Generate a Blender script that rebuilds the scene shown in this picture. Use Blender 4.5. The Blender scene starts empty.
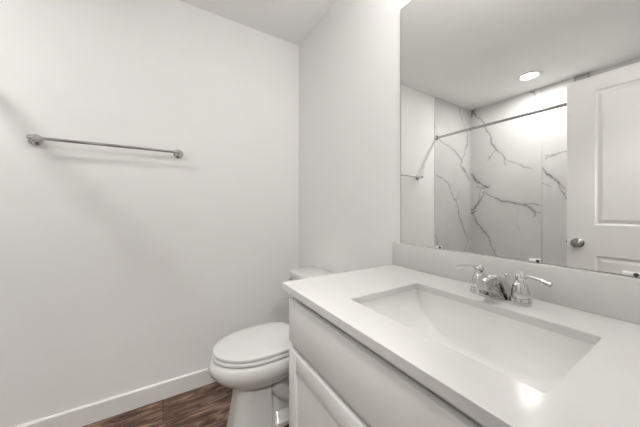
import bpy, bmesh, math, random
import numpy as np
from mathutils import Vector, Matrix

scene = bpy.context.scene
COL = scene.collection
PI = math.pi

# ---------------------------------------------------------------- camera
FPX = 253.12
cam_data = bpy.data.cameras.new('camera')
cam = bpy.data.objects.new('camera', cam_data)
COL.objects.link(cam)
cam.location = (1.8013, -0.9131, 1.1458)
cam.rotation_euler = (PI / 2, 0, math.radians(58.358))
cam_data.sensor_width = 36.0
cam_data.lens = FPX / 640 * 36.0
cam_data.shift_y = -4.9 / 640
cam_data.clip_start = 0.02
scene.camera = cam

# ---------------------------------------------------------------- world, exposure, lamp strengths
world = bpy.data.worlds.new('world')
scene.world = world
world.use_nodes = True
world.node_tree.nodes['Background'].inputs[0].default_value = (0.9, 0.92, 1, 1)
world.node_tree.nodes['Background'].inputs[1].default_value = 0.3
vs = scene.view_settings
vs.view_transform = 'Standard'
vs.look = 'None'
vs.gamma = 1
vs.use_curve_mapping = False
vs.exposure = 2.37
SHOWER_LAMP = 62.0
VANITY_LAMP = 51.0
HALL_FILL = 29.0  # added fill lamp, lifts the bathroom's shade through the doorway

# ---------------------------------------------------------------- room dimensions (metres)
H = 2.44
W = 1.915          # right wall
DB = -2.537        # far wall behind the tub
AF = -1.764        # front of the tub alcove
AW = 1.524         # right end of the alcove
CT = 0.8896        # counter top
VX = 0.9856        # left end of the counter
DOOR0, DOOR1 = -1.505, -0.79   # doorway in the right wall
HX = 3.1           # far wall of the hall


# ---------------------------------------------------------------- materials
def mat(name, color, rough=0.5, metal=0.0, spec=0.5, bump=0.0, bscale=200.0, var=0.0, vscale=4.0, coat=0.0, emit=None, estr=0.0, detail=3.0):
    m = bpy.data.materials.new(name)
    m.use_nodes = True
    nt = m.node_tree
    b = nt.nodes['Principled BSDF']
    b.inputs['Base Color'].default_value = (*color, 1)
    b.inputs['Roughness'].default_value = rough
    b.inputs['Metallic'].default_value = metal
    b.inputs['Specular IOR Level'].default_value = spec
    b.inputs['Coat Weight'].default_value = coat
    b.inputs['Coat Roughness'].default_value = 0.05
    tc = nt.nodes.new('ShaderNodeTexCoord')
    if bump:
        n = nt.nodes.new('ShaderNodeTexNoise')
        n.inputs['Scale'].default_value = bscale
        n.inputs['Detail'].default_value = detail
        bp = nt.nodes.new('ShaderNodeBump')
        bp.inputs['Strength'].default_value = bump
        bp.inputs['Distance'].default_value = 0.002
        nt.links.new(tc.outputs['Object'], n.inputs['Vector'])
        nt.links.new(n.outputs['Fac'], bp.inputs['Height'])
        nt.links.new(bp.outputs['Normal'], b.inputs['Normal'])
    if var:
        n = nt.nodes.new('ShaderNodeTexNoise')
        n.inputs['Scale'].default_value = vscale
        n.inputs['Detail'].default_value = 4
        r = nt.nodes.new('ShaderNodeValToRGB')
        r.color_ramp.elements[0].position = 0.3
        r.color_ramp.elements[1].position = 0.7
        r.color_ramp.elements[0].color = (*[c * (1 - var) for c in color], 1)
        r.color_ramp.elements[1].color = (*[min(1, c * (1 + var)) for c in color], 1)
        nt.links.new(tc.outputs['Object'], n.inputs['Vector'])
        nt.links.new(n.outputs['Fac'], r.inputs['Fac'])
        nt.links.new(r.outputs['Color'], b.inputs['Base Color'])
    if emit:
        b.inputs['Emission Color'].default_value = (*emit, 1)
        b.inputs['Emission Strength'].default_value = estr
    return m


WHITE = (0.913, 0.908, 0.897)
M_wall = mat('wall_paint', WHITE, 0.6, spec=0.3, bump=0.16, bscale=110, var=0.01, vscale=2)
M_ceil = mat('ceiling_paint', (0.945, 0.94, 0.93), 0.8, spec=0.2, bump=0.12, bscale=90)
M_trim = mat('trim_paint', (0.84, 0.835, 0.82), 0.35, var=0.01)
M_cab = mat('cabinet_paint', (0.77, 0.76, 0.745), 0.38, var=0.008, vscale=6)
M_door = mat('door_paint', (0.76, 0.75, 0.735), 0.4, bump=0.05, bscale=60)
M_quartz = mat('white_quartz', (0.66, 0.652, 0.64), 0.17, spec=0.35, var=0.012, vscale=25)
M_ceramic = mat('ceramic_glaze', (0.83, 0.825, 0.81), 0.08, var=0.004, coat=0.3)
M_china = mat('toilet_china', (0.75, 0.745, 0.73), 0.1, var=0.004, coat=0.3)
M_plastic = mat('seat_plastic', (0.76, 0.755, 0.745), 0.2, var=0.004)
M_acrylic = mat('tub_acrylic', (0.82, 0.82, 0.81), 0.12, var=0.004)
M_chrome = mat('chrome', (0.62, 0.62, 0.615), 0.05, metal=1, var=0.02, vscale=30)
M_nickel = mat('satin_nickel', (0.38, 0.37, 0.355), 0.25, metal=1, var=0.03, vscale=30)
M_steel = mat('brushed_steel', (0.52, 0.52, 0.51), 0.18, metal=1, var=0.03, vscale=30)
M_hall = mat('hall_darkened_paint', (0.20, 0.195, 0.185), 0.7, bump=0.1, bscale=100)  # hall walls coloured dark so the chrome picks up dark reflections
M_dark = mat('dark_gap', (0.04, 0.04, 0.04), 0.6, var=0.1)
M_mirror = mat('mirror_silver', (0.90, 0.905, 0.895), 0.0, metal=1)
M_edge = mat('mirror_edge', (0.30, 0.33, 0.32), 0.3, metal=0.3, var=0.02)
M_clip = mat('clear_plastic', (0.80, 0.80, 0.79), 0.2, var=0.01)
M_grout = mat('caulk', (0.75, 0.74, 0.73), 0.6, var=0.02)
M_jointstrip = mat('joint_strip', (0.60, 0.60, 0.59), 0.35, var=0.02)
M_vent = mat('vent_grey', (0.36, 0.36, 0.35), 0.4, metal=0.4, var=0.03)
M_lens = mat('lamp_lens', (0.9, 0.9, 0.9), 0.5, emit=(1, 0.985, 0.962), estr=SHOWER_LAMP)
M_bulb = mat('lamp_bulb', (0.9, 0.9, 0.9), 0.5, emit=(1, 0.982, 0.958), estr=VANITY_LAMP)
M_hallfill = mat('hall_fill_lens', (0.9, 0.9, 0.9), 0.5, emit=(1, 0.988, 0.968), estr=HALL_FILL)  # glow of the added hall fill

def wood_floor_material():
    """dark brown vinyl planks running front to back, 184 mm wide"""
    m = bpy.data.materials.new('plank_floor')
    m.use_nodes = True
    nt = m.node_tree
    N, L = nt.nodes.new, nt.links.new
    b = nt.nodes['Principled BSDF']
    tc = N('ShaderNodeTexCoord')
    sep = N('ShaderNodeSeparateXYZ')
    L(tc.outputs['Object'], sep.inputs[0])
    comb = N('ShaderNodeCombineXYZ')      # texture x runs along the planks
    def mth(op, a, bv):
        n = N('ShaderNodeMath'); n.operation = op
        if isinstance(a, (int, float)): n.inputs[0].default_value = a
        else: L(a, n.inputs[0])
        if isinstance(bv, (int, float)): n.inputs[1].default_value = bv
        else: L(bv, n.inputs[1])
        return n.outputs[0]
    L(mth('ADD', sep.outputs['Y'], 0.918 + 12.2), comb.inputs['X'])
    L(mth('ADD', sep.outputs['X'], -0.018 + 0.184 * 21), comb.inputs['Y'])
    br = N('ShaderNodeTexBrick')
    br.offset = 0.37
    br.offset_frequency = 2
    br.inputs['Scale'].default_value = 1
    br.inputs['Brick Width'].default_value = 1.22
    br.inputs['Row Height'].default_value = 0.184
    br.inputs['Mortar Size'].default_value = 0.0018
    br.inputs['Color1'].default_value = (0, 0, 0, 1)
    br.inputs['Color2'].default_value = (1, 1, 1, 1)
    br.inputs['Mortar'].default_value = (0.5, 0.5, 0.5, 1)
    L(comb.outputs[0], br.inputs['Vector'])
    # grain: noise stretched along the plank, shifted per plank
    shift = N('ShaderNodeVectorMath'); shift.operation = 'MULTIPLY_ADD'
    L(br.outputs['Color'], shift.inputs[0])
    shift.inputs[1].default_value = (3, 1.7, 0)
    L(tc.outputs['Object'], shift.inputs[2])
    mp = N('ShaderNodeMapping')
    mp.inputs['Scale'].default_value = (23, 4.0, 1)
    L(shift.outputs[0], mp.inputs['Vector'])
    n1 = N('ShaderNodeTexNoise')
    n1.inputs['Scale'].default_value = 1
    n1.inputs['Detail'].default_value = 8
    n1.inputs['Roughness'].default_value = 0.65
    n1.inputs['Distortion'].default_value = 1.4
    L(mp.outputs[0], n1.inputs['Vector'])
    mp2 = N('ShaderNodeMapping')
    mp2.inputs['Scale'].default_value = (170, 9, 1)
    L(shift.outputs[0], mp2.inputs['Vector'])
    n2 = N('ShaderNodeTexNoise')
    n2.inputs['Scale'].default_value = 1
    n2.inputs['Detail'].default_value = 4
    L(mp2.outputs[0], n2.inputs['Vector'])
    mixv = mth('ADD', mth('MULTIPLY', n1.outputs['Fac'], 0.72), mth('MULTIPLY', n2.outputs['Fac'], 0.28))
    r = N('ShaderNodeValToRGB')
    e = r.color_ramp.elements
    e[0].position = 0.39; e[0].color = (0.028, 0.012, 0.006, 1)
    e[1].position = 0.60; e[1].color = (0.38, 0.255, 0.19, 1)
    mid = e.new(0.5); mid.color = (0.14, 0.075, 0.048, 1)
    L(mixv, r.inputs['Fac'])
    tone = N('ShaderNodeMix'); tone.data_type = 'RGBA'; tone.blend_type = 'MULTIPLY'
    tone.inputs['Factor'].default_value = 1
    tr = N('ShaderNodeValToRGB')
    tr.color_ramp.elements[0].color = (0.68, 0.68, 0.68, 1)
    tr.color_ramp.elements[1].color = (1.15, 1.12, 1.1, 1)
    L(br.outputs['Color'], tr.inputs['Fac'])
    L(r.outputs['Color'], tone.inputs[6]); L(tr.outputs['Color'], tone.inputs[7])
    gap = N('ShaderNodeMix'); gap.data_type = 'RGBA'
    L(br.outputs['Fac'], gap.inputs['Factor'])
    L(tone.outputs[2], gap.inputs[6]); gap.inputs[7].default_value = (0.012, 0.008, 0.006, 1)
    L(gap.outputs[2], b.inputs['Base Color'])
    b.inputs['Roughness'].default_value = 0.42
    bp = N('ShaderNodeBump'); bp.inputs['Strength'].default_value = 0.25; bp.inputs['Distance'].default_value = 0.001
    L(mixv, bp.inputs['Height']); L(bp.outputs['Normal'], b.inputs['Normal'])
    return m


M_floor = wood_floor_material()


def marble_material():
    """white panel with grey veins; the vein mask is a point attribute drawn along the vein lines, roughened by noise"""
    m = bpy.data.materials.new('veined_marble_panel')
    m.use_nodes = True
    nt = m.node_tree
    N, L = nt.nodes.new, nt.links.new
    b = nt.nodes['Principled BSDF']
    at = N('ShaderNodeAttribute'); at.attribute_name = 'vein'
    tc = N('ShaderNodeTexCoord')
    n = N('ShaderNodeTexNoise'); n.inputs['Scale'].default_value = 28; n.inputs['Detail'].default_value = 5
    L(tc.outputs['Object'], n.inputs['Vector'])
    mr = N('ShaderNodeMapRange'); mr.inputs['From Min'].default_value = 0.3; mr.inputs['From Max'].default_value = 0.62
    mr.inputs['To Min'].default_value = 0.45; mr.inputs['To Max'].default_value = 1.15
    L(n.outputs['Fac'], mr.inputs['Value'])
    mu = N('ShaderNodeMath'); mu.operation = 'MULTIPLY'; mu.use_clamp = True
    L(at.outputs['Fac'], mu.inputs[0]); L(mr.outputs[0], mu.inputs[1])
    n2 = N('ShaderNodeTexNoise'); n2.inputs['Scale'].default_value = 1.8; n2.inputs['Detail'].default_value = 5
    L(tc.outputs['Object'], n2.inputs['Vector'])
    r = N('ShaderNodeValToRGB')
    r.color_ramp.elements[0].position = 0.35; r.color_ramp.elements[0].color = (0.62, 0.616, 0.605, 1)
    r.color_ramp.elements[1].position = 0.65; r.color_ramp.elements[1].color = (0.69, 0.682, 0.67, 1)
    L(n2.outputs['Fac'], r.inputs['Fac'])
    mx = N('ShaderNodeMix'); mx.data_type = 'RGBA'
    L(mu.outputs[0], mx.inputs['Factor']); L(r.outputs['Color'], mx.inputs[6])
    mx.inputs[7].default_value = (0.17, 0.17, 0.17, 1)
    L(mx.outputs[2], b.inputs['Base Color'])
    b.inputs['Roughness'].default_value = 0.13
    return m


M_marble = marble_material()


# ---------------------------------------------------------------- object helpers
def wloc(o):
    v = Vector((0, 0, 0))
    while o is not None:
        v = v + Vector(o.location)
        o = o.parent
    return v


def obj(name, bm, m, parent=None, smooth=True, ang=35, origin=None):
    """link the bmesh (world coordinates) as one mesh object"""
    bmesh.ops.recalc_face_normals(bm, faces=bm.faces[:])
    base = wloc(parent) if parent else Vector(origin or (0, 0, 0))
    bmesh.ops.translate(bm, verts=bm.verts[:], vec=-base)
    me = bpy.data.meshes.new(name)
    bm.to_mesh(me)
    bm.free()
    me.materials.append(m)
    if smooth:
        me.shade_smooth()
        me.set_sharp_from_angle(angle=math.radians(ang))
    o = bpy.data.objects.new(name, me)
    COL.objects.link(o)
    if parent:
        o.parent = parent
    elif origin:
        o.location = origin
    return o


def tag(o, label, cat, group=None):
    o['label'] = label
    o['category'] = cat
    if group:
        o['group'] = group
    return o


def thing(name, label, cat, loc, group=None):
    o = bpy.data.objects.new(name, None)
    o.empty_display_size = 0.05
    COL.objects.link(o)
    o.location = loc
    return tag(o, label, cat, group)


def struct(name, bm, m, parent=None, smooth=False):
    o = obj(name, bm, m, parent, smooth)
    if not parent:
        o['kind'] = 'structure'
    return o


def box(bm, x0, x1, y0, y1, z0, z1, bevel=0.0, seg=2):
    r = bmesh.ops.create_cube(bm, size=1)
    vs_ = r['verts']
    for v in vs_:
        v.co = Vector(((x0 + x1) / 2 + v.co.x * (x1 - x0), (y0 + y1) / 2 + v.co.y * (y1 - y0), (z0 + z1) / 2 + v.co.z * (z1 - z0)))
    if bevel:
        es = list({e for v in vs_ for e in v.link_edges})
        bmesh.ops.bevel(bm, geom=es, offset=bevel, segments=seg, affect='EDGES', profile=0.5)
    return bm


def B(*a, **k):
    return box(bmesh.new(), *a, **k)


def loft(bm, rings, cap0=True, cap1=True, closed=True):
    vr = [[bm.verts.new(p) for p in r] for r in rings]
    n = len(vr[0])
    for i in range(len(vr) - 1):
        for j in range(n if closed else n - 1):
            k = (j + 1) % n
            bm.faces.new((vr[i][j], vr[i][k], vr[i + 1][k], vr[i + 1][j]))
    if cap0:
        bm.faces.new(vr[0][::-1])
    if cap1:
        bm.faces.new(vr[-1])
    return vr


def lathe(bm, prof, origin=(0, 0, 0), axis=(0, 0, 1), n=32, cap0=True, cap1=True):
    """prof: (radius, distance along the axis)"""
    q = Vector((0, 0, 1)).rotation_difference(Vector(axis))
    rings = []
    for r, h in prof:
        rings.append([Vector(origin) + q @ Vector((r * math.cos(2 * PI * k / n), r * math.sin(2 * PI * k / n), h)) for k in range(n)])
    loft(bm, rings, cap0, cap1)
    return bm


def catmull(pts, sub=6):
    P = [Vector(p) for p in pts]
    out = []
    for i in range(len(P) - 1):
        p0, p1, p2, p3 = P[max(i - 1, 0)], P[i], P[i + 1], P[min(i + 2, len(P) - 1)]
        for k in range(sub):
            t = k / sub
            out.append(0.5 * ((2 * p1) + (p2 - p0) * t + (2 * p0 - 5 * p1 + 4 * p2 - p3) * t * t + (3 * p1 - p0 - 3 * p2 + p3) * t ** 3))
    out.append(P[-1])
    return out


def tube(bm, pts, radii, n=20, ref=(0, 0, 1), flat=1.0):
    """round tube through pts; flat squashes the cross-section along the ref side"""
    P = [Vector(p) for p in pts]
    rings = []
    for i, p in enumerate(P):
        t = (P[min(i + 1, len(P) - 1)] - P[max(i - 1, 0)]).normalized()
        a = Vector(ref)
        if abs(t.dot(a)) > 0.95:
            a = Vector((1, 0, 0)) if abs(t.x) < 0.9 else Vector((0, 1, 0))
        s = t.cross(a).normalized()
        u = s.cross(t).normalized()
        r = radii[i] if isinstance(radii, (list, tuple)) else radii
        rings.append([p + s * r * math.cos(2 * PI * k / n) + u * r * flat * math.sin(2 * PI * k / n) for k in range(n)])
    loft(bm, rings)
    return bm


def rrect(cx, cy, hx, hy, r, z, n=6):
    r = min(r, hx - 1e-4, hy - 1e-4)
    out = []
    for q, (sx, sy) in enumerate(((1, 1), (-1, 1), (-1, -1), (1, -1))):
        for k in range(n + 1):
            a = q * PI / 2 + k / n * PI / 2
            out.append(Vector((cx + sx * (hx - r) + r * math.cos(a), cy + sy * (hy - r) + r * math.sin(a), z)))
    return out


def egg(cx, yc, a, lf, lb, z, n=56, ef=1.0, eb=0.75):
    """egg outline: front (towards -y) length lf, back lb; eb < 1 squares the back"""
    out = []
    for k in range(n):
        t = 2 * PI * k / n
        c, s = math.cos(t), math.sin(t)
        e = ef if s < 0 else eb
        x = a * math.copysign(abs(c) ** e, c)
        y = (lf if s < 0 else lb) * math.copysign(abs(s) ** e, s)
        out.append(Vector((cx + x, yc + y, z)))
    return out


def plate_with_hole(bm, x0, x1, y0, y1, hole, z0, z1):
    """rectangular slab with a hole outlined by the list of (x, y)"""
    outer = [(x0, y0), (x1, y0), (x1, y1), (x0, y1)]
    lv = []
    for z in (z0, z1):
        o = [bm.verts.new((x, y, z)) for x, y in outer]
        h = [bm.verts.new((p[0], p[1], z)) for p in hole]
        es = []
        for L_ in (o, h):
            for i in range(len(L_)):
                es.append(bm.edges.new((L_[i], L_[(i + 1) % len(L_)])))
        bmesh.ops.triangle_fill(bm, edges=es, use_beauty=True, use_dissolve=False)
        lv.append((o, h))
    for w in (0, 1):
        a, b2 = lv[0][w], lv[1][w]
        for i in range(len(a)):
            j = (i + 1) % len(a)
            bm.faces.new((a[i], a[j], b2[j], b2[i]))
    return bm


# ================================================================ THE ROOM
struct('floor', B(-0.1, HX + 0.1, DB - 0.1, 0.1, -0.06, 0.0), M_floor)
LX, LY = 0.768, -2.135          # recessed light over the tub
bm = bmesh.new()
plate_with_hole(bm, -0.1, HX + 0.1, DB - 0.1, 0.1, [(LX + 0.084 * math.cos(2 * PI * k / 40), LY + 0.084 * math.sin(2 * PI * k / 40)) for k in range(40)], H, H + 0.06)
struct('ceiling', bm, M_ceil)
struct('wall_left', B(-0.1, 0.0, DB - 0.1, 0.1, 0, H), M_wall)
struct('wall_back', B(0.0, HX + 0.1, 0.0, 0.1, 0, H), M_wall)
struct('wall_front', B(0.0, HX + 0.1, DB - 0.1, DB, 0, H), M_wall)
struct('wall_alcove', B(AW, W, DB, AF, 0, H), M_wall)
bm = B(W, W + 0.11, DB, DOOR0, 0, H)
box(bm, W, W + 0.11, DOOR1, 0, 0, H)
box(bm, W, W + 0.11, DOOR0, DOOR1, 2.06, H)
struct('wall_right', bm, M_wall)
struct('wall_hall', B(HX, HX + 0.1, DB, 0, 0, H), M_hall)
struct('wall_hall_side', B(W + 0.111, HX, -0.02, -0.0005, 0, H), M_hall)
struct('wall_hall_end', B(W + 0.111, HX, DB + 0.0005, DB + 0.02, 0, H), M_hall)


def baseboard(name, p0, p1, inward, h=0.10, t=0.014):
    """square-edged board with a small eased top, run from p0 to p1"""
    a, b2, n = Vector((*p0, 0)), Vector((*p1, 0)), Vector((*inward, 0))
    prof = [(0, 0.0005), (t, 0.0005), (t, h - 0.005), (t - 0.004, h), (0, h)]
    bm_ = bmesh.new()
    loft(bm_, [[p + n * d + Vector((0, 0, z)) for d, z in prof] for p in (a, b2)])
    return struct(name, bm_, M_trim)


baseboard('baseboard_left', (0, -0.001), (0, AF + 0.002), (1, 0))
baseboard('baseboard_back', (0.0145, 0), (0.999, 0), (0, -1))
baseboard('baseboard_alcove', (AW + 0.002, AF), (W - 0.002, AF), (0, 1))
baseboard('baseboard_right', (W, AF + 0.015), (W, DOOR0 - 0.062), (-1, 0))

# door frame
bm = B(W - 0.001, W + 0.111, DOOR0, DOOR0 + 0.018, 0, 2.06)
box(bm, W - 0.001, W + 0.111, DOOR1 - 0.018, DOOR1, 0, 2.06)
box(bm, W - 0.001, W + 0.111, DOOR0, DOOR1, 2.045, 2.06)
struct('trim_1', bm, M_trim)
bm = B(W - 0.014, W - 0.0005, DOOR0 - 0.055, DOOR0, 0.0005, 2.115, bevel=0.003)
box(bm, W - 0.014, W - 0.0005, DOOR1, DOOR1 + 0.055, 0.0005, 2.115, bevel=0.003)
box(bm, W - 0.014, W - 0.0005, DOOR0, DOOR1, 2.06, 2.115, bevel=0.003)
struct('trim_2', bm, M_trim)

# open two-panel door, swung into the room; its face looks at the mirror
DX0, DX1, DY0, DY1, DZ1 = 1.200, 1.894, -1.529, -1.494, 2.016
panels = [(1.335, 1.760, 1.040, 1.918), (1.335, 1.760, 0.20, 0.838)]


def door_mesh():
    bm_ = bmesh.new()
    xs = [DX0, panels[0][0], panels[0][1], DX1]
    zs = [0.012, panels[1][2], panels[1][3], panels[0][2], panels[0][3], DZ1]
    for y, sgn in ((DY1, 1), (DY0, -1)):
        g = [[bm_.verts.new((x, y, z)) for x in xs] for z in zs]
        for i in range(5):
            for j in range(3):
                if j == 1 and i in (1, 3):
                    # moulded raised panel: slope in, flat groove, slope out to a raised field
                    c = [g[i][1], g[i][2], g[i + 1][2], g[i + 1][1]]
                    x0, x1, z0, z1 = xs[1], xs[2], zs[i], zs[i + 1]
                    prev = c
                    for ins, dep in ((0.006, 0.006), (0.014, 0.0075), (0.034, 0.002)):
                        cur = [bm_.verts.new((x, y - sgn * dep, z)) for x, z in ((x0 + ins, z0 + ins), (x1 - ins, z0 + ins), (x1 - ins, z1 - ins), (x0 + ins, z1 - ins))]
                        for k in range(4):
                            bm_.faces.new((prev[k], prev[(k + 1) % 4], cur[(k + 1) % 4], cur[k]))
                        prev = cur
                    bm_.faces.new(prev)
                else:
                    bm_.faces.new((g[i][j], g[i][j + 1], g[i + 1][j + 1], g[i + 1][j]))
        if sgn == 1:
            front = g
        else:
            back = g
    def edge_loop(g):
        return g[0] + [g[i][3] for i in range(1, 6)] + g[5][-2::-1] + [g[i][0] for i in range(4, 0, -1)]
    a, b2 = edge_loop(front), edge_loop(back)
    for i in range(len(a)):
        j = (i + 1) % len(a)
        bm_.faces.new((a[i], a[j], b2[j], b2[i]))
    return bm_


door = struct('door_1', door_mesh(), M_door)
KX, KZ = 1.257, 0.914
for sy, yy in ((1, DY1), (-1, DY0)):
    bm = bmesh.new()
    lathe(bm, [(0.0, 0), (0.031, 0), (0.032, 0.004), (0.027, 0.009), (0.012, 0.012), (0.0105, 0.022), (0.012, 0.03), (0.022, 0.036), (0.0275, 0.045), (0.028, 0.054), (0.023, 0.062), (0.012, 0.066), (0, 0.067)],
          (KX, yy, KZ), (0, sy, 0), 32, False, False)
    bmesh.ops.remove_doubles(bm, verts=bm.verts[:], dist=1e-6)
    k = obj('door_knob', bm, M_nickel, door)
    k['label'] = 'round satin nickel knob'
obj('latch', B(DX0 - 0.010, DX0 + 0.001, -1.518, -1.505, KZ - 0.009, KZ + 0.009, bevel=0.002), M_nickel, door)
for z in (0.25, 1.02, 1.80):
    bm = bmesh.new()
    lathe(bm, [(0.006, 0), (0.006, 0.09)], (DX1 + 0.0065, DY1 + 0.004, z - 0.045), (0, 0, 1), 14)
    obj('hinge', bm, M_nickel, door)

# ================================================================ TUB AND SHOWER
random.seed(7)
BACK=[([(0.011,2.458),(0.040,2.380),(0.076,2.333),(0.185,2.157),(0.245,2.042),(0.250,1.948),(0.300,1.882),(0.373,1.794),(0.409,1.720),(0.477,1.683)],1.00),
([(0.477,1.683),(0.554,1.640),(0.658,1.587)],0.60),
([(0.300,1.876),(0.250,1.802),(0.211,1.738)],0.70),
([(0.385,1.773),(0.409,1.653)],0.50),
([(0.076,2.442),(0.023,2.415),(0.017,2.352)],1.80),
([(0.023,2.433),(0.071,2.350)],1.60),
([(0.617,2.449),(0.674,2.422),(0.690,2.376)],0.90),
([(0.775,1.673),(0.839,1.702),(0.921,1.721)],1.00),
([(0.778,1.703),(0.848,1.707)],0.60),
([(0.756,1.579),(0.784,1.515),(0.830,1.467),(0.874,1.418)],1.10),
([(-0.006,1.614),(0.076,1.504),(0.159,1.439),(0.217,1.412)],1.80),
([(0.076,1.431),(0.198,1.402)],0.90),
([(0.185,1.380),(0.104,1.224),(0.034,1.122),(-0.001,1.163)],1.20),
([(-0.001,1.157),(0.034,1.077),(0.068,1.004),(0.145,0.891),(0.230,0.770),(0.240,0.687),(0.305,0.576)],1.10),
([(0.132,1.389),(0.113,1.268),(0.023,1.062)],0.70),
([(-0.001,1.077),(0.062,1.107)],1.40),
([(0.185,1.357),(0.263,1.291),(0.373,1.232),(0.554,1.197),(0.648,1.201),(0.721,1.180)],1.20),
([(0.565,1.181),(0.638,1.161),(0.682,1.113),(0.678,1.056)],1.30),
([(0.678,1.101),(0.737,1.097)],0.70),
([(0.682,1.089),(0.727,0.979)],0.40),
([(0.528,1.177),(0.558,0.868)],0.25),
([(0.746,1.575),(0.784,1.510),(0.866,1.431),(0.926,1.345)],1.20),
([(0.746,1.422),(0.815,1.376)],0.50)]
LEFT=[([(1.778,2.108),(1.813,1.960),(1.980,1.918),(2.171,1.864),(2.324,1.766),(2.298,1.692),(2.430,1.615),(2.506,1.516)],1.00),
([(2.262,2.435),(2.350,2.250),(2.462,2.122),(2.457,1.987),(2.376,1.830),(2.324,1.723)],0.90),
([(1.791,1.527),(1.888,1.501)],0.70),
([(1.822,1.524),(2.003,1.467),(2.050,1.428),(2.196,1.236),(2.247,1.108),(2.324,0.963),(2.446,0.796),(2.446,0.708),(2.376,0.595)],1.00),
([(2.272,1.367),(2.196,1.251)],0.70),
([(2.298,1.686),(2.376,1.634),(2.506,1.516)],1.20),
([(1.778,0.833),(1.822,0.692)],0.70)]



def fractal(pts, rnd, amp=0.10):
    P = [np.array(p, float) for p in pts]
    for it in range(3):
        Q = [P[0]]
        for a, b2 in zip(P[:-1], P[1:]):
            d = b2 - a
            n_ = np.array([-d[1], d[0]])
            Q += [(a + b2) / 2 + n_ * rnd.uniform(-amp, amp), b2]
        P = Q
    return P


def vein_mask(U, V, veins, seed):
    rnd = random.Random(seed)
    out = np.zeros(U.shape)
    for pts, w in veins:
        P = fractal(pts, rnd)
        n_ = len(P) - 1
        for i, (a, b2) in enumerate(zip(P[:-1], P[1:])):
            d = b2 - a
            t = np.clip(((U - a[0]) * d[0] + (V - a[1]) * d[1]) / max(d @ d, 1e-9), 0, 1)
            dist = np.hypot(U - a[0] - t * d[0], V - a[1] - t * d[1])
            f = (i + 0.5) / n_
            wid = (0.0072 * w + 0.0028) * (0.75 + 0.5 * math.sin(f * 9 + w * 3) * 0.5) * (0.6 + 0.4 * min(1, 6 * min(f, 1 - f)))
            core = np.exp(-(dist / wid) ** 2) * min(1.0, 0.50 + 0.32 * w)
            if w < 0.45:
                core *= 0.45
            halo = np.exp(-(dist / (wid * 3.5)) ** 2) * 0.12 * w
            out = np.maximum(out, np.maximum(core, halo))
    return np.clip(out, 0, 1)


surround = thing('shower_surround', 'grey-veined white marble panels lining the tub alcove behind the rod', 'shower surround', (AW / 2, DB, 0.4015))


def marble_panel(name, u0, u1, z0, z1, place, veins, seed, thick=0.005, step=0.006):
    """panel of given thickness; place(u, depth, z) -> world point"""
    nu, nz = max(2, int((u1 - u0) / step)), int((z1 - z0) / step)
    us, zs = np.linspace(u0, u1, nu), np.linspace(z0, z1, nz)
    U, V = np.meshgrid(us, zs)
    mask = vein_mask(U, V, veins, seed).ravel()
    verts = [place(u, thick, z) for z in zs for u in us]
    faces = [(i * nu + j, i * nu + j + 1, (i + 1) * nu + j + 1, (i + 1) * nu + j) for i in range(nz - 1) for j in range(nu - 1)]
    rim = [j for j in range(nu)] + [i * nu + nu - 1 for i in range(1, nz)] + [(nz - 1) * nu + j for j in range(nu - 2, -1, -1)] + [i * nu for i in range(nz - 2, 0, -1)]
    base = len(verts)
    loop = [((us[k % nu]), zs[k // nu]) for k in rim]
    verts += [place(u, 0.0005, z) for u, z in loop]
    m_ = len(rim)
    faces += [(rim[i], base + i, base + (i + 1) % m_, rim[(i + 1) % m_]) for i in range(m_)]
    faces.append(tuple(base + i for i in range(m_)))
    me = bpy.data.meshes.new(name)
    off = wloc(surround)
    me.from_pydata([tuple(Vector(v) - off) for v in verts], [], faces)
    att = me.attributes.new('vein', 'FLOAT', 'POINT')
    att.data.foreach_set('value', np.concatenate([mask, mask[rim]]).astype(np.float32))
    me.materials.append(M_marble)
    bm_ = bmesh.new(); bm_.from_mesh(me)
    bmesh.ops.recalc_face_normals(bm_, faces=bm_.faces[:]); bm_.to_mesh(me); bm_.free()
    o = bpy.data.objects.new(name, me)
    COL.objects.link(o)
    o.parent = surround
    return o


ZT = 0.402   # panels stand on the tub rim
LEFT_V = [([(-u if True else u, z) for u, z in pts], w) for pts, w in LEFT]
marble_panel('wall_panel', -2.528, AF, ZT, H - 0.0006, lambda u, d, z: (d, u, z), LEFT_V, 3)
marble_panel('wall_panel', 0.009, 0.738, ZT, H - 0.0006, lambda u, d, z: (u, DB + d, z), [v for v in BACK if v[0][0][0] < 0.735], 11)
RIGHT_EXTRA = [([(0.93, 1.72), (1.05, 1.78), (1.2, 1.95), (1.4, 2.2)], 1.0), ([(0.87, 1.42), (0.98, 1.2), (1.2, 1.0), (1.45, 0.7)], 1.1)]
marble_panel('wall_panel', 0.744, AW - 0.009, ZT, H - 0.0006, lambda u, d, z: (u, DB + d, z), [v for v in BACK if v[0][0][0] > 0.735] + RIGHT_EXTRA, 12)
END_V = [([(-1.8, 2.3), (-2.0, 1.9), (-2.3, 1.6), (-2.5, 1.2)], 1.0), ([(-2.0, 1.9), (-1.85, 1.4), (-2.1, 0.9)], 0.9)]
marble_panel('wall_panel', -2.528, AF, ZT, H - 0.0006, lambda u, d, z: (AW - d, u, z), END_V, 5, step=0.012)
obj('joint_strip', B(0.7385, 0.7435, DB + 0.0005, DB + 0.0105, ZT, H - 0.002, bevel=0.0012), M_jointstrip, surround)

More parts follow.
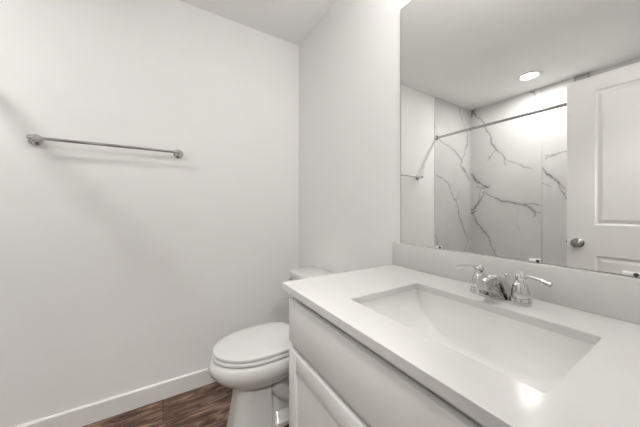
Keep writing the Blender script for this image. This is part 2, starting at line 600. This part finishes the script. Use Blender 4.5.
tub = thing('bathtub', 'white alcove bathtub standing under the veined marble panels', 'bathtub', (AW / 2, (DB + AF) / 2, 0))
TX0, TX1, TY0, TY1 = 0.002, AW - 0.002, DB + 0.001, AF - 0.001
bm = bmesh.new()
cx, cy = (TX0 + TX1) / 2, (TY0 + TY1) / 2
hole = rrect(cx, cy, 0.68, 0.30, 0.12, 0, 8)
plate_with_hole(bm, TX0, TX1, TY0, TY1, [(p.x, p.y) for p in hole], 0.36, 0.40)
obj('rim', bm, M_acrylic, tub)
bm = bmesh.new()
loft(bm, [rrect(cx, cy, 0.682, 0.302, 0.12, 0.399, 8), rrect(cx, cy, 0.66, 0.285, 0.12, 0.25, 8), rrect(cx, cy, 0.62, 0.26, 0.12, 0.1, 8), rrect(cx, cy, 0.56, 0.2, 0.12, 0.055, 8)], False, True)
obj('tub_basin', bm, M_acrylic, tub)
obj('apron', B(TX0, TX1, TY1 - 0.02, TY1, 0.001, 0.362, bevel=0.006), M_acrylic, tub)

rod = thing('shower_rod', 'straight chrome shower curtain rod across the tub opening', 'shower curtain rod', (0.0, -1.793, 1.968))
bm = bmesh.new(); tube(bm, [(0.009, -1.793, 1.968), (AW - 0.009, -1.793, 1.968)], 0.0125, 20)
obj('bar', bm, M_steel, rod)
for x, s in ((0.0085, 1), (AW - 0.0085, -1)):
    bm = bmesh.new(); lathe(bm, [(0.026, 0), (0.026, 0.004), (0.018, 0.012), (0.015, 0.02)], (x, -1.793, 1.968), (s, 0, 0), 24)
    obj('flange', bm, M_chrome, rod)

lamp = thing('ceiling_light', 'round recessed ceiling light glowing above the tub', 'ceiling light', (LX, LY, H))
bm = bmesh.new(); lathe(bm, [(0.063, 0.006), (0.064, -0.001), (0.081, -0.006), (0.098, -0.004), (0.101, -0.0005), (0.083, -0.0005), (0.083, 0.006)], (LX, LY, H), n=40, cap0=False, cap1=False)
obj('trim_ring', bm, M_trim, lamp)
bm = bmesh.new(); lathe(bm, [(0.062, 0.000), (0.062, 0.004)], (LX, LY, H), n=40)
obj('lens', bm, M_lens, lamp)

vent = thing('wall_vent', 'small grey slotted vent high on the far wall, mostly hidden by the door top', 'vent', (1.05, DB + 0.009, 2.36))
bm = bmesh.new()
vx0, vx1, vz0, vz1, vy = 0.995, 1.100, 2.335, 2.434, DB + 0.0085
for a in ((vx0, vx0 + 0.012, vz0, vz1), (vx1 - 0.012, vx1, vz0, vz1), (vx0 + 0.012, vx1 - 0.012, vz0, vz0 + 0.012), (vx0 + 0.012, vx1 - 0.012, vz1 - 0.012, vz1)):
    box(bm, a[0], a[1], vy, vy + 0.012, a[2], a[3])
obj('frame', bm, M_vent, vent)
bm = bmesh.new()
for i in range(6):
    z = vz0 + 0.018 + i * 0.0125
    box(bm, vx0 + 0.012, vx1 - 0.012, vy + 0.001, vy + 0.009, z, z + 0.006)
obj('louvre', bm, M_jointstrip, vent)

# ================================================================ VANITY
CX0, CX1, CF = 0.992, W - 0.003, -0.528      # carcass left, right, front of the face frame
FY = -0.547                                  # face of drawer front and doors
van = thing('vanity_cabinet', 'light grey painted vanity cabinet under the white counter', 'vanity cabinet', ((CX0 + CX1) / 2, -0.27, 0))
bm = B(CX0, CX0 + 0.016, CF + 0.018, -0.003, 0.001, CT - 0.0215)
box(bm, CX1 - 0.016, CX1, CF + 0.018, -0.003, 0.001, CT - 0.0215)
box(bm, CX0 + 0.016, CX1 - 0.016, -0.012, -0.003, 0.10, 0.70)
box(bm, CX0 + 0.016, CX1 - 0.016, CF + 0.018, -0.012, 0.10, 0.115)
obj('carcass', bm, M_cab, van, smooth=False)
bm = B(CX0, CX0 + 0.04, CF, CF + 0.018, 0.1, CT - 0.0215)
box(bm, CX1 - 0.04, CX1, CF, CF + 0.018, 0.1, CT - 0.0215)
for z0, z1 in ((CT - 0.07, CT - 0.0215), (0.635, 0.725), (0.1, 0.135)):
    box(bm, CX0 + 0.04, CX1 - 0.04, CF, CF + 0.018, z0, z1)
box(bm, (CX0 + CX1) / 2 - 0.02, (CX0 + CX1) / 2 + 0.02, CF, CF + 0.018, 0.135, 0.635)
obj('face_frame', bm, M_cab, van, smooth=False)
obj('toe_kick', B(CX0 + 0.016, CX1 - 0.016, CF + 0.075, CF + 0.09, 0.001, 0.10), M_cab, van, smooth=False)
obj('drawer_front', B(CX0 + 0.012, CX1 - 0.012, FY, CF - 0.0035, 0.694, 0.838, bevel=0.001), M_cab, van)
mid = (CX0 + CX1) / 2
for x0, x1 in ((CX0 + 0.012, mid - 0.008), (mid + 0.008, CX1 - 0.012)):
    bm = bmesh.new()
    z0, z1, s = 0.115, 0.668, 0.053
    box(bm, x0, x0 + s, FY, CF - 0.0035, z0, z1, bevel=0.0008)
    box(bm, x1 - s, x1, FY, CF - 0.0035, z0, z1, bevel=0.0008)
    box(bm, x0 + s, x1 - s, FY, CF - 0.0035, z1 - s, z1, bevel=0.0008)
    box(bm, x0 + s, x1 - s, FY, CF - 0.0035, z0, z0 + s, bevel=0.0008)
    d = obj('door', bm, M_cab, van)
    obj('door_panel', B(x0 + s - 0.002, x1 - s + 0.002, FY + 0.005, CF - 0.004, z0 + s - 0.002, z1 - s + 0.002), M_cab, d, smooth=False)

top = thing('countertop', 'white quartz vanity countertop with a rectangular sink cutout', 'countertop', (VX + 0.46, -0.283, CT - 0.02))
SX0, SX1, SY0, SY1 = 1.2345, 1.667, -0.4635, -0.171
scx, scy, shx, shy = (SX0 + SX1) / 2, (SY0 + SY1) / 2, (SX1 - SX0) / 2, (SY1 - SY0) / 2
bm = bmesh.new()
hole = rrect(scx, scy, shx, shy, 0.007, 0, 5)
plate_with_hole(bm, VX, W - 0.001, -0.5668, -0.001, [(p.x, p.y) for p in hole], CT - 0.02, CT)
bm.normal_update()
es = [e for e in bm.edges if len(e.link_faces) == 2 and e.calc_face_angle(0) > 0.8 and all(v.co.z > CT - 0.001 for v in e.verts)]
bmesh.ops.bevel(bm, geom=es, offset=0.0015, segments=2, affect='EDGES')
obj('slab', bm, M_quartz, top, ang=30)
obj('backsplash', B(VX, W - 0.001, -0.021, -0.001, CT + 0.0003, CT + 0.1005, bevel=0.0015), M_quartz, top)

sink = thing('sink_basin', 'white rectangular undermount sink with sloping ends set in the counter', 'sink', (scx, scy, CT - 0.165))
bm = bmesh.new()
rings = []
for d, ix, iy, r in ((0.0205, -0.004, -0.004, 0.011), (0.04, -0.003, -0.0035, 0.012), (0.06, 0.002, -0.001, 0.014), (0.08, 0.012, 0.003, 0.017), (0.10, 0.030, 0.008, 0.02), (0.118, 0.056, 0.014, 0.024), (0.131, 0.088, 0.022, 0.028), (0.139, 0.120, 0.036, 0.03), (0.1425, 0.15, 0.06, 0.03), (0.143, 0.175, 0.105, 0.03)):
    rings.append(rrect(scx, scy, shx - ix, shy - iy, r, CT - d, 8))
outer = []
for r_ in rings[::-1]:
    outer.append([Vector((scx + (p.x - scx) * 1.03 + math.copysign(0.008, p.x - scx), scy + (p.y - scy) * 1.03 + math.copysign(0.008, p.y - scy), p.z - (0.010 if p.z < CT - 0.021 else 0))) for p in r_])
loft(bm, outer + rings, True, True)
obj('bowl', bm, M_ceramic, sink)
bm = bmesh.new(); lathe(bm, [(0.028, 0.0), (0.030, 0.0015), (0.024, 0.003), (0.0215, 0.001)], (scx, scy, CT - 0.1432), n=28)
dr = obj('drain_ring', bm, M_chrome, sink)
bm = bmesh.new(); lathe(bm, [(0.0205, 0.001), (0.0205, 0.004), (0.016, 0.0065), (0.004, 0.008)], (scx, scy, CT - 0.1430), n=28)
obj('stopper', bm, M_chrome, dr)

# faucet
FX, FYC = 1.4535, -0.100
fau = thing('faucet', 'chrome two-handle bathroom faucet on the counter behind the sink', 'faucet', (FX, FYC, CT))
z0 = CT + 0.0003
bm = bmesh.new()
loft(bm, [rrect(FX, FYC, 0.072, 0.0225, 0.022, z0, 8), rrect(FX, FYC, 0.072, 0.0225, 0.022, z0 + 0.004, 8), rrect(FX, FYC, 0.070, 0.0205, 0.020, z0 + 0.006, 8)])
obj('deck_plate', bm, M_chrome, fau)
# spout: side profile of top and under lines, lofted with rounded sections
topl = catmull([(0, -0.048, 0.005), (0, -0.060, 0.030), (0, -0.084, 0.053), (0, -0.116, 0.069), (0, -0.152, 0.076), (0, -0.182, 0.074), (0, -0.198, 0.067)], 4)
botl = catmull([(0, -0.118, 0.005), (0, -0.126, 0.010), (0, -0.138, 0.017), (0, -0.152, 0.024), (0, -0.170, 0.031), (0, -0.186, 0.036), (0, -0.197, 0.040)], 4)
bm = bmesh.new()
rings = []
for i, (a, b2) in enumerate(zip(topl, botl)):
    f = i / (len(topl) - 1)
    hw = 0.025 - 0.0125 * f
    c = (a + b2) / 2
    half = (a - b2) / 2
    ring = []
    for k in range(24):
        t = 2 * PI * k / 24
        cx_, s_ = math.cos(t), math.sin(t)
        ex = 0.55
        ring.append(Vector((FX, 0, CT)) + Vector((hw * math.copysign(abs(cx_) ** ex, cx_), 0, 0)) + c + half * math.copysign(abs(s_) ** ex, s_))
    rings.append(ring)
loft(bm, rings)
obj('spout', bm, M_chrome, fau, ang=50)
bm = bmesh.new(); lathe(bm, [(0.0085, 0), (0.0085, 0.008)], (FX, -0.186, CT + 0.031), n=20)
obj('aerator', bm, M_nickel, fau)
for s in (-1, 1):
    hx = FX + s * 0.052
    bm = bmesh.new()
    lathe(bm, [(0.0235, 0.0004), (0.0245, 0.003), (0.0235, 0.017), (0.0225, 0.0185), (0.0195, 0.0195), (0.0195, 0.021), (0.0205, 0.024), (0.0198, 0.036), (0.0175, 0.048), (0.0135, 0.058), (0.0105, 0.063), (0.008, 0.067)], (hx, FYC, CT), n=32)
    h = obj('handle', bm, M_chrome, fau)
    bm = bmesh.new()
    lathe(bm, [(0.0, 0.060), (0.008, 0.062), (0.0115, 0.068), (0.0125, 0.074), (0.0105, 0.082), (0.006, 0.087), (0.0, 0.088)], (hx, FYC, CT), n=24, cap0=False, cap1=False)
    bmesh.ops.remove_doubles(bm, verts=bm.verts[:], dist=1e-6)
    obj('hub', bm, M_chrome, h)
    bm = bmesh.new()
    path = catmull([(hx + s * 0.004, FYC, CT + 0.075), (hx + s * 0.022, FYC - 0.001, CT + 0.078), (hx + s * 0.044, FYC - 0.003, CT + 0.075), (hx + s * 0.058, FYC - 0.004, CT + 0.070), (hx + s * 0.066, FYC - 0.005, CT + 0.068)], 5)
    n_ = len(path)
    rad = [0.0068 - 0.0020 * math.sin(PI * min(1, i / (n_ - 1) * 1.25)) + 0.0010 * (i / (n_ - 1)) for i in range(n_)]
    rad[-1] = 0.003
    tube(bm, path, rad, 16, flat=0.8)
    obj('lever', bm, M_chrome, h)
bm = bmesh.new(); lathe(bm, [(0.0022, 0.003), (0.0022, 0.050), (0.0035, 0.052), (0.0058, 0.058), (0.0058, 0.061), (0.003, 0.064)], (FX - 0.003, -0.046, CT), n=16)
obj('lift_rod', bm, M_chrome, fau)

# mirror with clips
mir = thing('mirror', 'large frameless wall mirror above the vanity backsplash', 'mirror', (1.46, 0, 0.9925))
MX0, MX1, MZ0, MZ1 = 1.022, W - 0.012, 0.9925, 2.041
obj('glass', B(MX0, MX1, -0.0045, -0.003, MZ0, MZ1), M_mirror, mir, smooth=False)
bm = B(MX0 - 0.0018, MX1 + 0.0018, -0.0030, -0.0008, MZ0, MZ1 + 0.0018)
box(bm, MX0 - 0.0018, MX0, -0.005, -0.0030, MZ0, MZ1 + 0.0018)
box(bm, MX1, MX1 + 0.0018, -0.005, -0.0030, MZ0, MZ1 + 0.0018)
box(bm, MX0, MX1, -0.005, -0.0030, MZ1, MZ1 + 0.0018)
obj('backing_edge', bm, M_edge, mir, smooth=False)
for x in (1.207, 1.506, 1.682):
    c = obj('clip', B(x - 0.014, x + 0.014, -0.011, -0.0047, MZ0 - 0.001, MZ0 + 0.0095, bevel=0.003), M_clip, mir)
    bm = bmesh.new(); lathe(bm, [(0.0045, 0), (0.0035, 0.0015)], (x + 0.008, -0.0109, MZ0 + 0.0043), (0, -1, 0), 12)
    obj('screw', bm, M_dark, c)

# vanity light above the mirror (just out of the picture)
vl = thing('vanity_light', 'single glowing globe bath light on the wall above the mirror', 'wall light', (1.45, 0, 2.2))
VLZ = 2.235
bm = B(1.39, 1.51, -0.022, -0.001, VLZ - 0.06, VLZ + 0.06, bevel=0.006)
obj('back_plate', bm, M_nickel, vl)
for x in (1.45,):
    bm = bmesh.new(); tube(bm, catmull([(x, -0.02, VLZ), (x, -0.09, VLZ + 0.014), (x, -0.165, VLZ + 0.014), (x, -0.185, VLZ - 0.02)], 5), 0.007, 14)
    a = obj('arm', bm, M_nickel, vl)
    bm = bmesh.new(); lathe(bm, [(0.0, 0.0), (0.022, 0.0), (0.026, -0.012), (0.024, -0.020), (0.0, -0.020)], (x, -0.185, VLZ - 0.015), n=24, cap0=False, cap1=False)
    bmesh.ops.remove_doubles(bm, verts=bm.verts[:], dist=1e-6)
    obj('holder', bm, M_nickel, a)
    bm = bmesh.new(); bmesh.ops.create_icosphere(bm, subdivisions=3, radius=0.034, matrix=Matrix.Translation((x, -0.185, VLZ - 0.080)))
    obj('globe', bm, M_bulb, vl)

# ================================================================ TOILET
TX = 0.46
toi = thing('toilet', 'white two-piece toilet with closed lid beside the vanity', 'toilet', (TX, -0.4, 0))
bm = bmesh.new()
prof = [  # z, half width, centre y, front, back, back exponent
    (0.232, 0.096, -0.46, 0.130, 0.10, 0.8), (0.250, 0.116, -0.46, 0.160, 0.13, 0.8), (0.272, 0.142, -0.46, 0.200, 0.19, 0.8), (0.300, 0.164, -0.46, 0.236, 0.26, 0.75),
    (0.328, 0.177, -0.46, 0.258, 0.36, 0.62), (0.352, 0.182, -0.46, 0.268, 0.41, 0.5), (0.372, 0.180, -0.46, 0.266, 0.42, 0.45), (0.390, 0.174, -0.46, 0.255, 0.42, 0.45), (0.3945, 0.168, -0.46, 0.248, 0.418, 0.45)]
loft(bm, [egg(TX, yc, a, lf, lb, z, 64, 0.97, eb) for z, a, yc, lf, lb, eb in prof])
obj('bowl', bm, M_china, toi, ang=50)
bm = bmesh.new()
ped = []
for z, hx_, y0, y1, r in ((0.0008, 0.112, -0.634, -0.405, 0.075), (0.02, 0.110, -0.631, -0.41, 0.075), (0.10, 0.103, -0.617, -0.415, 0.07), (0.18, 0.099, -0.604, -0.42, 0.066), (0.24, 0.098, -0.597, -0.42, 0.064), (0.265, 0.098, -0.575, -0.42, 0.06)):
    ped.append(rrect(TX, (y0 + y1) / 2, hx_, (y1 - y0) / 2, r, z, 8))
# square the rear corners of the column a little
ped = [[Vector((p.x, p.y, p.z)) if p.y < -0.5 else Vector((TX + max(-1, min(1, (p.x - TX) / 0.085)) * (0.1 + (0.24 - p.z) * 0.06) if abs(p.x - TX) > 0.02 else p.x, p.y, p.z)) for p in r_] for r_ in ped]
loft(bm, ped)
obj('pedestal', bm, M_china, toi, ang=40)
bm = bmesh.new()
loft(bm, [rrect(TX, -0.30, 0.108, 0.145, 0.06, 0.0008, 8), rrect(TX, -0.30, 0.108, 0.145, 0.06, 0.022, 8), rrect(TX, -0.30, 0.098, 0.138, 0.055, 0.032, 8), rrect(TX, -0.30, 0.07, 0.13, 0.05, 0.06, 8), rrect(TX, -0.30, 0.055, 0.12, 0.05, 0.36, 8)])
obj('foot', bm, M_china, toi, ang=40)
for s in (-1, 1):
    bm = bmesh.new()
    tube(bm, catmull([(TX + s * 0.055, -0.42, 0.235), (TX + s * 0.062, -0.36, 0.16), (TX + s * 0.062, -0.31, 0.135), (TX + s * 0.060, -0.265, 0.20), (TX + s * 0.058, -0.225, 0.275), (TX + s * 0.056, -0.185, 0.25), (TX + s * 0.055, -0.165, 0.16), (TX + s * 0.055, -0.165, 0.05)], 6), 0.043, 20)
    obj('trapway', bm, M_china, toi)
    bm = bmesh.new(); lathe(bm, [(0.013, 0), (0.012, 0.009), (0.006, 0.014)], (TX + s * 0.095, -0.30, 0.028), n=18)
    obj('bolt_cap', bm, M_plastic, toi)


def slab_egg(z0, z1, a, lf, lb, dome=0.0, hole=None, yc=-0.47):
    bm_ = bmesh.new()
    e = 0.005
    rr = [egg(TX, yc, a - e, lf - e, lb - e, z0, 64, 0.97, 0.6), egg(TX, yc, a, lf, lb, z0 + e, 64, 0.97, 0.6), egg(TX, yc, a, lf, lb, z1 - e, 64, 0.97, 0.6), egg(TX, yc, a - 0.3 * e, lf - 0.3 * e, lb - 0.3 * e, z1 - 0.3 * e, 64, 0.97, 0.6), egg(TX, yc, a - e, lf - e, lb - e, z1, 64, 0.97, 0.6)]
    if hole:
        rr += [egg(TX, yc, a - hole, lf - hole, lb - hole * 1.6, z1, 64, 0.97, 0.8), egg(TX, yc, a - hole, lf - hole, lb - hole * 1.6, z0, 64, 0.97, 0.8)]
        loft(bm_, rr + [rr[0]], False, False)
        bmesh.ops.remove_doubles(bm_, verts=bm_.verts[:], dist=1e-6)
    else:
        for f in (0.85, 0.6, 0.3, 0.08):
            rr.append(egg(TX, yc, (a - e) * f, (lf - e) * f, (lb - e) * f, z1 + dome * (1 - f ** 2), 64, 0.97, 0.6))
        loft(bm_, rr)
    return bm_


obj('seat', slab_egg(0.400, 0.4165, 0.174, 0.241, 0.215, hole=0.055), M_plastic, toi, ang=40)
obj('lid', slab_egg(0.4205, 0.437, 0.170, 0.237, 0.215, dome=0.004), M_plastic, toi, ang=40)
for s in (-1, 1):
    bm = B(TX + s * 0.075 - 0.02, TX + s * 0.075 + 0.02, -0.252, -0.226, 0.3955, 0.432, bevel=0.008, seg=3)
    obj('hinge', bm, M_plastic, toi)
bm = bmesh.new()
tk = []
for z, hx_, y0, r in ((0.396, 0.180, -0.205, 0.04), (0.45, 0.178, -0.205, 0.04), (0.60, 0.186, -0.209, 0.035), (0.716, 0.189, -0.212, 0.03)):
    tk.append(rrect(TX + 0.010, (y0 - 0.03) / 2, hx_, (-0.03 - y0) / 2, r, z, 8))
loft(bm, tk)
tank = obj('tank', bm, M_china, toi, ang=40)
bm = bmesh.new()


def lid_ring(e, z):
    # rounded front corners, nearly square back corners
    c = rrect(TX + 0.010, -0.120, 0.199 - e, 0.104 - e, 0.034 - 0.5 * e, z, 8)
    k = rrect(TX + 0.010, -0.120, 0.199 - e, 0.104 - e, 0.010, z, 8)
    return [q if q.y > -0.120 else p for p, q in zip(c, k)]


loft(bm, [lid_ring(0.006, 0.7165), lid_ring(0, 0.722), lid_ring(0, 0.738), lid_ring(0.004, 0.746), lid_ring(0.016, 0.7495)])
obj('tank_lid', bm, M_china, toi, ang=40)
bm = bmesh.new(); lathe(bm, [(0.013, 0), (0.013, 0.006), (0.008, 0.012), (0.008, 0.02)], (0.312, -0.211, 0.688), (0, -1, 0), 20)
tube(bm, catmull([(0.309, -0.229, 0.689), (0.322, -0.233, 0.688), (0.352, -0.235, 0.683), (0.372, -0.235, 0.681)], 4), 0.0055, 12)
obj('flush_lever', bm, M_chrome, tank)

# ================================================================ TOWEL BAR
TBY0, TBY1, TBZ, TBX = -1.452, -0.838, 1.484, 0.060
tb = thing('towel_bar', 'chrome towel bar mounted on the left wall', 'towel bar', (0, (TBY0 + TBY1) / 2, TBZ))
bm = bmesh.new(); tube(bm, [(TBX, TBY0 - 0.004, TBZ), (TBX, TBY1 + 0.004, TBZ)], 0.0085, 18)
obj('bar', bm, M_chrome, tb)
for y in (TBY0, TBY1):
    bm = bmesh.new()
    lathe(bm, [(0.0, 0.0005), (0.0275, 0.0005), (0.0285, 0.004), (0.0265, 0.009), (0.016, 0.014), (0.0105, 0.022), (0.0092, 0.035), (0.0092, 0.044), (0.0115, 0.050), (0.0135, 0.058), (0.0120, 0.067), (0.006, 0.072), (0.0, 0.073)],
          (0, y, TBZ), (1, 0, 0), 28, False, False)
    bmesh.ops.remove_doubles(bm, verts=bm.verts[:], dist=1e-6)
    obj('bracket', bm, M_chrome, tb)

# ================================================================ HALL FILL LIGHT (unseen, added beyond the doorway to soften the room's shadows)
hl = thing('hall_fill_light', 'added unseen fill light on the hall ceiling beyond the doorway', 'ceiling light', (2.5, -1.15, H))
bm = bmesh.new(); lathe(bm, [(0.17, -0.001), (0.17, -0.02), (0.155, -0.022)], (2.5, -1.15, H), n=32, cap1=False)
obj('trim_ring', bm, M_trim, hl)
bm = bmesh.new(); lathe(bm, [(0.155, -0.021), (0.14, -0.045), (0.08, -0.06), (0.01, -0.064)], (2.5, -1.15, H), n=24)
obj('lens', bm, M_hallfill, hl)
